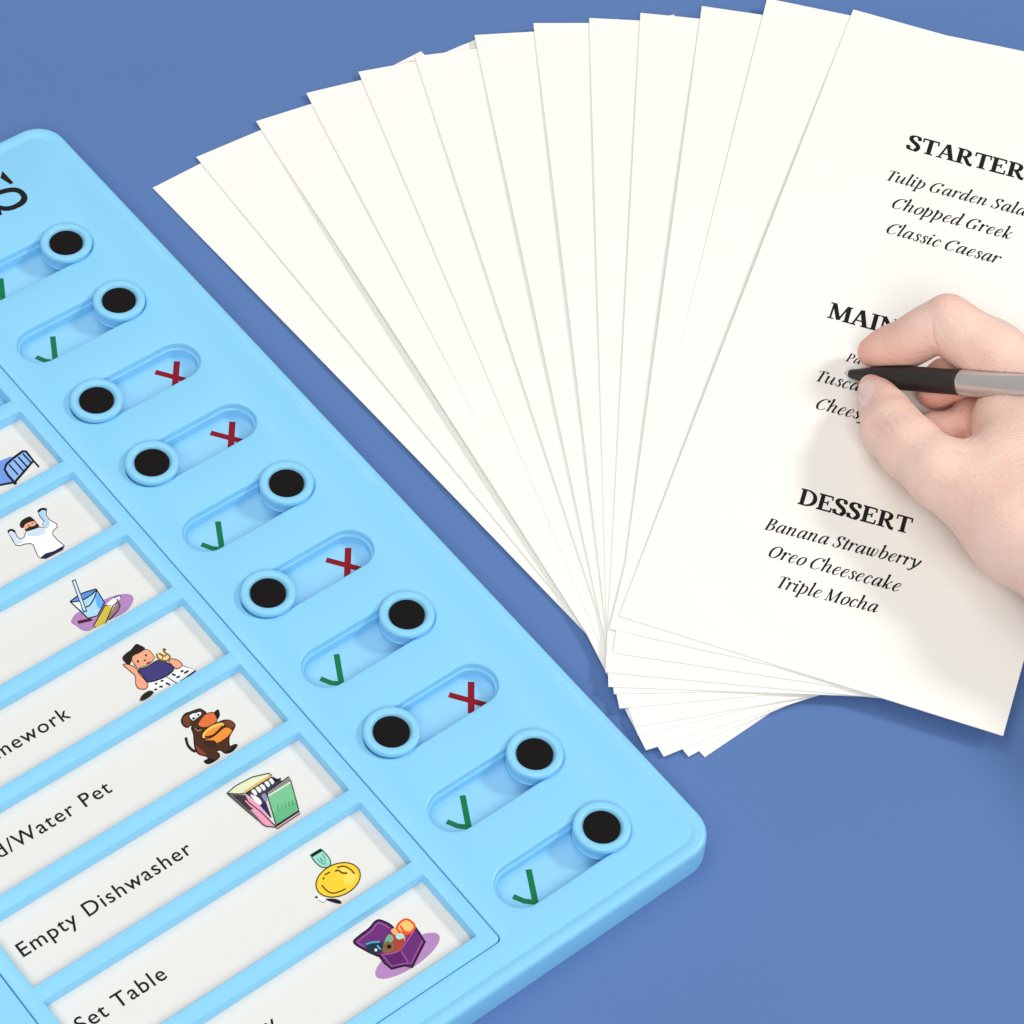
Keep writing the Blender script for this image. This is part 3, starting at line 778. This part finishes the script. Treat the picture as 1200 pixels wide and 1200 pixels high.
lathe('barrel', [(J-.4, 4.3), (J, 4.55), (J+.5, 4.72), (J+3, 4.75), (J+78, 4.7), (J+88, 4.3), (J+90, 2.5)], M_METAL, pen)

# ------------------------------------------------------------------ the hand: one continuous skin
def hp(px, py, z): return at(px, py, z*MM)*1000
def cap_(a, ra, b, rb): return (hp(*a), ra, hp(*b), rb)
def chain(*pts):
    return [cap_(pts[i][:3], pts[i][3], pts[i+1][:3], pts[i+1][3]) for i in range(len(pts)-1)]
G_INDEX = chain((1021, 412.5, 14.5, 5.0), (1040, 408, 19, 6.4), (1064, 402, 25, 7.4), (1085, 389, 32, 7.6), (1109, 371, 39, 8.1))
G_INDEX2 = chain((1117, 377, 39, 8.7), (1165, 412, 36, 10.0), (1235, 462, 34, 11.0)) + chain((1122, 398, 35, 8.2), (1160, 421, 31, 9.2), (1230, 466, 31, 11))
G_THUMB = chain((1022, 454, 11.8, 4.9), (1030, 468, 13, 6.4), (1038, 484, 17, 8.2), (1046, 503, 21, 9.9), (1066, 524, 25, 10.4), (1100, 553, 28, 11.2), (1193, 627, 30, 14.0))
G_MID = chain((1097, 456, 13.5, 7.3), (1110, 447, 15, 8.2), (1142, 445, 18, 8.2), (1240, 452, 27, 10))
G_RING = chain((1094, 500, 11.5, 5.4), (1110, 506, 12, 6.4), (1140, 490, 14, 7.0), (1245, 490, 22, 10))
G_PINK = chain((1140, 545, 11.5, 5.4), (1150, 525, 12, 5.8), (1175, 515, 13, 6.4), (1250, 540, 18, 9))
PALM = chain((1238, 468, 33, 11), (1306, 570, 36, 16), (1345, 690, 36, 20), (1560, 860, 44, 26)) + \
       chain((1193, 627, 30, 14), (1285, 682, 34, 19), (1345, 690, 36, 20)) + \
       chain((1245, 490, 24, 11), (1300, 600, 26, 16)) + chain((1250, 540, 19, 9.5), (1320, 650, 24, 15)) + \
       chain((1186, 494, 25, 11.5), (1180, 556, 29, 14), (1200, 620, 31, 15)) + chain((1186, 494, 25, 11.5), (1230, 458, 31, 11.5)) + \
       chain((1230, 520, 29, 16), (1262, 600, 34, 20))
allp = G_INDEX+G_INDEX2+G_THUMB+G_MID+G_RING+G_PINK+PALM
lo = np.min([np.minimum(a-ra, b-rb) for a, ra, b, rb in allp], axis=0)-3
hi = np.max([np.maximum(a+ra, b+rb) for a, ra, b, rb in allp], axis=0)+3
H = 0.65
nx, ny, nz = [int(math.ceil((hi[i]-lo[i])/H))+1 for i in range(3)]
X, Y, Z = np.meshgrid(*[(lo[i]+H*np.arange(n)).astype(np.float32) for i, n in enumerate((nx, ny, nz))], indexing='ij')
def d_cap(a, ra, b, rb):
    ab = (b-a).astype(np.float32); L2 = float(ab@ab)+1e-9
    px, py, pz = X-np.float32(a[0]), Y-np.float32(a[1]), Z-np.float32(a[2])
    h = np.clip((px*ab[0]+py*ab[1]+pz*ab[2])/L2, 0, 1)
    return np.sqrt((px-h*ab[0])**2+(py-h*ab[1])**2+(pz-h*ab[2])**2)-(ra+(rb-ra)*h)
def smin(a, b, k):
    h = np.maximum(k-np.abs(a-b), 0)/k
    return np.minimum(a, b)-h*h*k*0.25
def group(g, k):
    d = None
    for c in g:
        e = d_cap(*c); d = e if d is None else smin(d, e, k)
    return d
d_palm = group(PALM, 9)
d_i2 = smin(group(G_INDEX2, 5), d_palm, 8)
D = smin(group(G_INDEX, 6), d_i2, 2.2)
D = np.minimum(D, smin(group(G_THUMB, 5), d_palm, 9))
for g_f in (G_MID, G_RING, G_PINK):
    D = smin(D, smin(group(g_f, 3), d_palm, 6), .8)
# the flesh gives way to the pen
def d_pen():
    a, b = A*1000, (A+axis*0.16)*1000
    ab = b-a; L_ = np.linalg.norm(ab); ab = ab/L_
    px, py, pz = X-a[0], Y-a[1], Z-a[2]
    h = px*ab[0]+py*ab[1]+pz*ab[2]
    rad = np.sqrt(np.maximum((px-h*ab[0])**2+(py-h*ab[1])**2+(pz-h*ab[2])**2, 0))
    r = np.interp(h, [0, 2.6, 16*u+2, 36*u, 55*u, 72*u, 400], [.3, 1.6, 2.4, 3.25, 4.1, 4.55, 4.85])
    return (rad-r).astype(np.float32)
D = np.maximum(D, -(d_pen()-0.12))
D = np.maximum(D, (6.75-Z))        # it rests on the card, not in it

def surface_nets(D):
    nx, ny, nz = D.shape
    s = D < 0
    c = np.zeros((nx-1, ny-1, nz-1), np.int8)
    for i in (0, 1):
        for j in (0, 1):
            for k in (0, 1):
                c += s[i:nx-1+i, j:ny-1+j, k:nz-1+k]
    act = (c > 0) & (c < 8)
    idx = -np.ones(act.shape, np.int64); ii = np.argwhere(act); idx[act] = np.arange(len(ii))
    acc = np.zeros((len(ii), 3)); cnt = np.zeros(len(ii))
    corner = lambda o: D[ii[:, 0]+o[0], ii[:, 1]+o[1], ii[:, 2]+o[2]]
    cs = [(i, j, k) for i in (0, 1) for j in (0, 1) for k in (0, 1)]
    for a in cs:
        for ax in range(3):
            if a[ax] == 0:
                b = list(a); b[ax] = 1
                da, db = corner(a), corner(b)
                m = (da < 0) != (db < 0)
                t = np.where(m, da/(da-db+1e-12), 0)
                p = np.array(a, float)[None, :]+np.zeros((len(ii), 3)); p[:, ax] += t
                acc[m] += p[m]; cnt[m] += 1
    V = ii+acc/cnt[:, None]
    F = []
    for ax in range(3):
        o1, o2 = [(1, 2), (2, 0), (0, 1)][ax]
        sl = [slice(1, -1)]*3; sl[ax] = slice(0, -1)
        a = s[tuple(sl)]
        sl2 = [slice(1, -1)]*3; sl2[ax] = slice(1, None)
        b = s[tuple(sl2)]
        for flip, mm in ((False, a & ~b), (True, ~a & b)):
            q = np.argwhere(mm)
            off = np.array([1, 1, 1]); off[ax] = 0
            q = q+off
            e1 = np.zeros(3, int); e1[o1] = 1; e2 = np.zeros(3, int); e2[o2] = 1
            g = lambda p: idx[p[:, 0], p[:, 1], p[:, 2]]
            quad = np.stack([g(q-e1-e2), g(q-e2), g(q), g(q-e1)], 1)
            quad = quad[(quad >= 0).all(1)]
            F.append(quad[:, ::-1] if flip else quad)
    return V, np.concatenate(F)
HV, HF = surface_nets(D)
HV = (HV*H+lo)
# relax twice to take out the grid's steps
for _ in range(4):
    s_ = np.zeros_like(HV); n_ = np.zeros(len(HV))
    for a_, b_ in ((0, 1), (1, 2), (2, 3), (3, 0)):
        for p_, q_ in ((a_, b_), (b_, a_)):
            np.add.at(s_, HF[:, p_], HV[HF[:, q_]]); np.add.at(n_, HF[:, p_], 1)
    HV = HV*.5+.5*s_/np.maximum(n_, 1)[:, None]
# fine creases at the joints, pressed into the skin
def normals(V):
    fn = np.cross(V[HF[:, 2]]-V[HF[:, 0]], V[HF[:, 3]]-V[HF[:, 1]])
    n = np.zeros_like(V)
    for k in range(4): np.add.at(n, HF[:, k], fn)
    return n/(np.linalg.norm(n, axis=1)[:, None]+1e-9)
_bvh = BVHTree.FromPolygons([Vector(v*MM) for v in HV], [tuple(int(x) for x in f) for f in HF])
NRM = normals(HV)
for pts, dep, wid in (
    ([(1019, 494), (1026, 497), (1034, 503), (1040, 510)], .5, .5), ([(1024, 489), (1033, 492), (1041, 499), (1046, 507)], .42, .5),
    ([(1015, 500), (1022, 506), (1030, 514)], .4, .5), ([(1036, 489), (1046, 492), (1053, 499)], .22, .5), ([(1030, 507), (1040, 517), (1046, 520)], .2, .5),
    ([(1100, 512), (1112, 521), (1124, 529), (1138, 531)], .45, .6), ([(1106, 520), (1118, 528), (1128, 534)], .22, .5),
    ([(1128, 519), (1138, 514), (1147, 506), (1152, 498)], .25, .6),
    ([(1093, 370), (1092.5, 384), (1094, 398), (1100, 411)], .6, .6), ([(1118, 347), (1127, 352), (1136, 360)], .2, .6),
    ([(1050, 392), (1053, 402), (1052, 414)], .16, .7), ([(1085, 560), (1096, 566), (1106, 573)], .14, .5), ([(1090, 551), (1102, 558), (1113, 566)], .14, .5)):
    C_ = []
    for p_ in catmull(pts, 8):
        D_ = c_d+(p_[0]-600)/F_PX*c_r-(p_[1]-600)/F_PX*c_u
        h = _bvh.ray_cast(Vector(c_o), Vector(D_).normalized())
        if h[0] is not None: C_.append(np.array(h[0])*1000)
    if not C_: continue
    C_ = np.array(C_); near = np.where(np.linalg.norm(HV-C_.mean(0), axis=1) < 25)[0]
    dist = np.linalg.norm(HV[near][:, None]-C_[None], axis=2); t_ = dist.argmin(1)/max(1, len(C_)-1); dist = dist.min(1)
    HV[near] -= NRM[near]*(dep*np.exp(-(dist/wid)**2)*np.sin(np.pi*np.clip(t_, .08, .92))-dep*.35*np.exp(-((dist-1.5)/.8)**2)*np.sin(np.pi*t_))[:, None]
me = bpy.data.meshes.new('hand')
org = hp(1100, 553, 29)
me.from_pydata([tuple(v*MM) for v in (HV-org)], [], [tuple(int(x) for x in f) for f in HF])
me.update()
# pinker skin at fingertips and knuckles
tips = [(hp(1024, 412, 15), 13.0, 1.0), (hp(1050, 404, 22), 13, .7), (hp(1040, 490, 18), 9, .35), (hp(1100, 460, 14), 14, .8), (hp(1025, 455, 12), 8, .5), (hp(1127, 492, 13), 12, .8), (hp(1118, 345, 46), 8, .3)]
pink = np.zeros(len(HV))
for p_, r_, w_ in tips:
    pink = np.maximum(pink, w_*np.exp(-(np.linalg.norm(HV-p_, axis=1)/r_)**2))
at_ = me.attributes.new('flush', 'FLOAT', 'POINT')
at_.data.foreach_set('value', pink.astype(np.float32))
M_SKIN = mat('skin', (0.79, 0.585, 0.49), 0.5, 0.0, 900, 0.0, 0, 0.4, sss=0.14, linear=True)
nt = M_SKIN.node_tree; bs = nt.nodes['Principled BSDF']
_tc = nt.nodes.new('ShaderNodeTexCoord')
_vo = nt.nodes.new('ShaderNodeTexVoronoi'); _vo.feature = 'DISTANCE_TO_EDGE'; _vo.inputs['Scale'].default_value = 620
_wn = nt.nodes.new('ShaderNodeTexNoise'); _wn.inputs['Scale'].default_value = 420; _wn.inputs['Detail'].default_value = 6
_mp = nt.nodes.new('ShaderNodeMapping'); _mp.inputs['Scale'].default_value = (1.0, 1.0, 1.0); _mp.inputs['Rotation'].default_value = (0.3, 0.2, 0.7)
_mp.inputs['Scale'].default_value = (0.55, 1.3, 1.0)
nt.links.new(_tc.outputs['Object'], _mp.inputs['Vector']); nt.links.new(_mp.outputs['Vector'], _vo.inputs['Vector']); nt.links.new(_mp.outputs['Vector'], _wn.inputs['Vector'])
_mm = nt.nodes.new('ShaderNodeMath'); _mm.operation = 'MULTIPLY_ADD'; _mm.inputs[1].default_value = 0.8
nt.links.new(_vo.outputs['Distance'], _mm.inputs[0]); nt.links.new(_wn.outputs['Fac'], _mm.inputs[2])
_bp = nt.nodes.new('ShaderNodeBump'); _bp.inputs['Strength'].default_value = 0.55; _bp.inputs['Distance'].default_value = 0.0006
nt.links.new(_mm.outputs[0], _bp.inputs['Height']); nt.links.new(_bp.outputs['Normal'], bs.inputs['Normal'])
an = nt.nodes.new('ShaderNodeAttribute'); an.attribute_name = 'flush'
tcn = nt.nodes.new('ShaderNodeTexCoord')
nn_ = nt.nodes.new('ShaderNodeTexNoise'); nn_.inputs['Scale'].default_value = 95; nn_.inputs['Detail'].default_value = 5
nt.links.new(tcn.outputs['Object'], nn_.inputs['Vector'])
ad = nt.nodes.new('ShaderNodeMath'); ad.operation = 'MULTIPLY_ADD'
nt.links.new(nn_.outputs['Fac'], ad.inputs[0]); ad.inputs[1].default_value = 0.8; ad.inputs[2].default_value = -0.3
ad2 = nt.nodes.new('ShaderNodeMath'); ad2.operation = 'ADD'; ad2.use_clamp = True
nt.links.new(ad.outputs[0], ad2.inputs[0]); nt.links.new(an.outputs['Fac'], ad2.inputs[1])
mx = nt.nodes.new('ShaderNodeMix'); mx.data_type = 'RGBA'
mx.inputs[6].default_value = (0.92, 0.65, 0.55, 1); mx.inputs[7].default_value = (0.86, 0.41, 0.325, 1)
nt.links.new(ad2.outputs[0], mx.inputs[0]); nt.links.new(mx.outputs[2], bs.inputs['Base Color'])
hand = link('hand', me, M_SKIN, None, 180)
hand.location = tuple(org*MM)
tag(hand, 'right hand writing on the printed menu card, pen between thumb and finger', 'hand')

# thumb nail, laid on the skin
bvh = BVHTree.FromPolygons([Vector(v*MM) for v in HV], [tuple(int(x) for x in f) for f in HF])
def skin_at(px, py):
    D_ = c_d + (px-600)/F_PX*c_r - (py-600)/F_PX*c_u
    h = bvh.ray_cast(Vector(c_o), Vector(D_).normalized())
    return h[0], h[1]
bm = bmesh.new()
n_u, n_v = 8, 12
left = [(1004.5, 452), (1004, 458), (1005, 465), (1008, 472), (1012, 478.5)]
right = [(1022, 444), (1025.5, 449), (1026, 456), (1022, 465), (1013.5, 478)]
grid = []
Lc, Rc = catmull(left, 3), catmull(right, 3)
for a_, b_ in zip(Lc, Rc):
    rowv = []
    for k in range(n_u+1):
        t = k/n_u; p_ = a_*(1-t)+b_*t
        loc, nor = skin_at(*p_)
        rowv.append(None if loc is None else bm.verts.new(loc+nor*(.00005+.0003*math.sin(math.pi*t)**.6)-Vector(org*MM)))
    grid.append(rowv)
for r1, r2 in zip(grid, grid[1:]):
    for k in range(n_u):
        q = (r1[k], r1[k+1], r2[k+1], r2[k])
        if None not in q: bm.faces.new(q)
bmesh.ops.remove_doubles(bm, verts=bm.verts[:], dist=1e-6)
nail = from_bm('thumbnail', bm, M_NAIL, hand, 180)
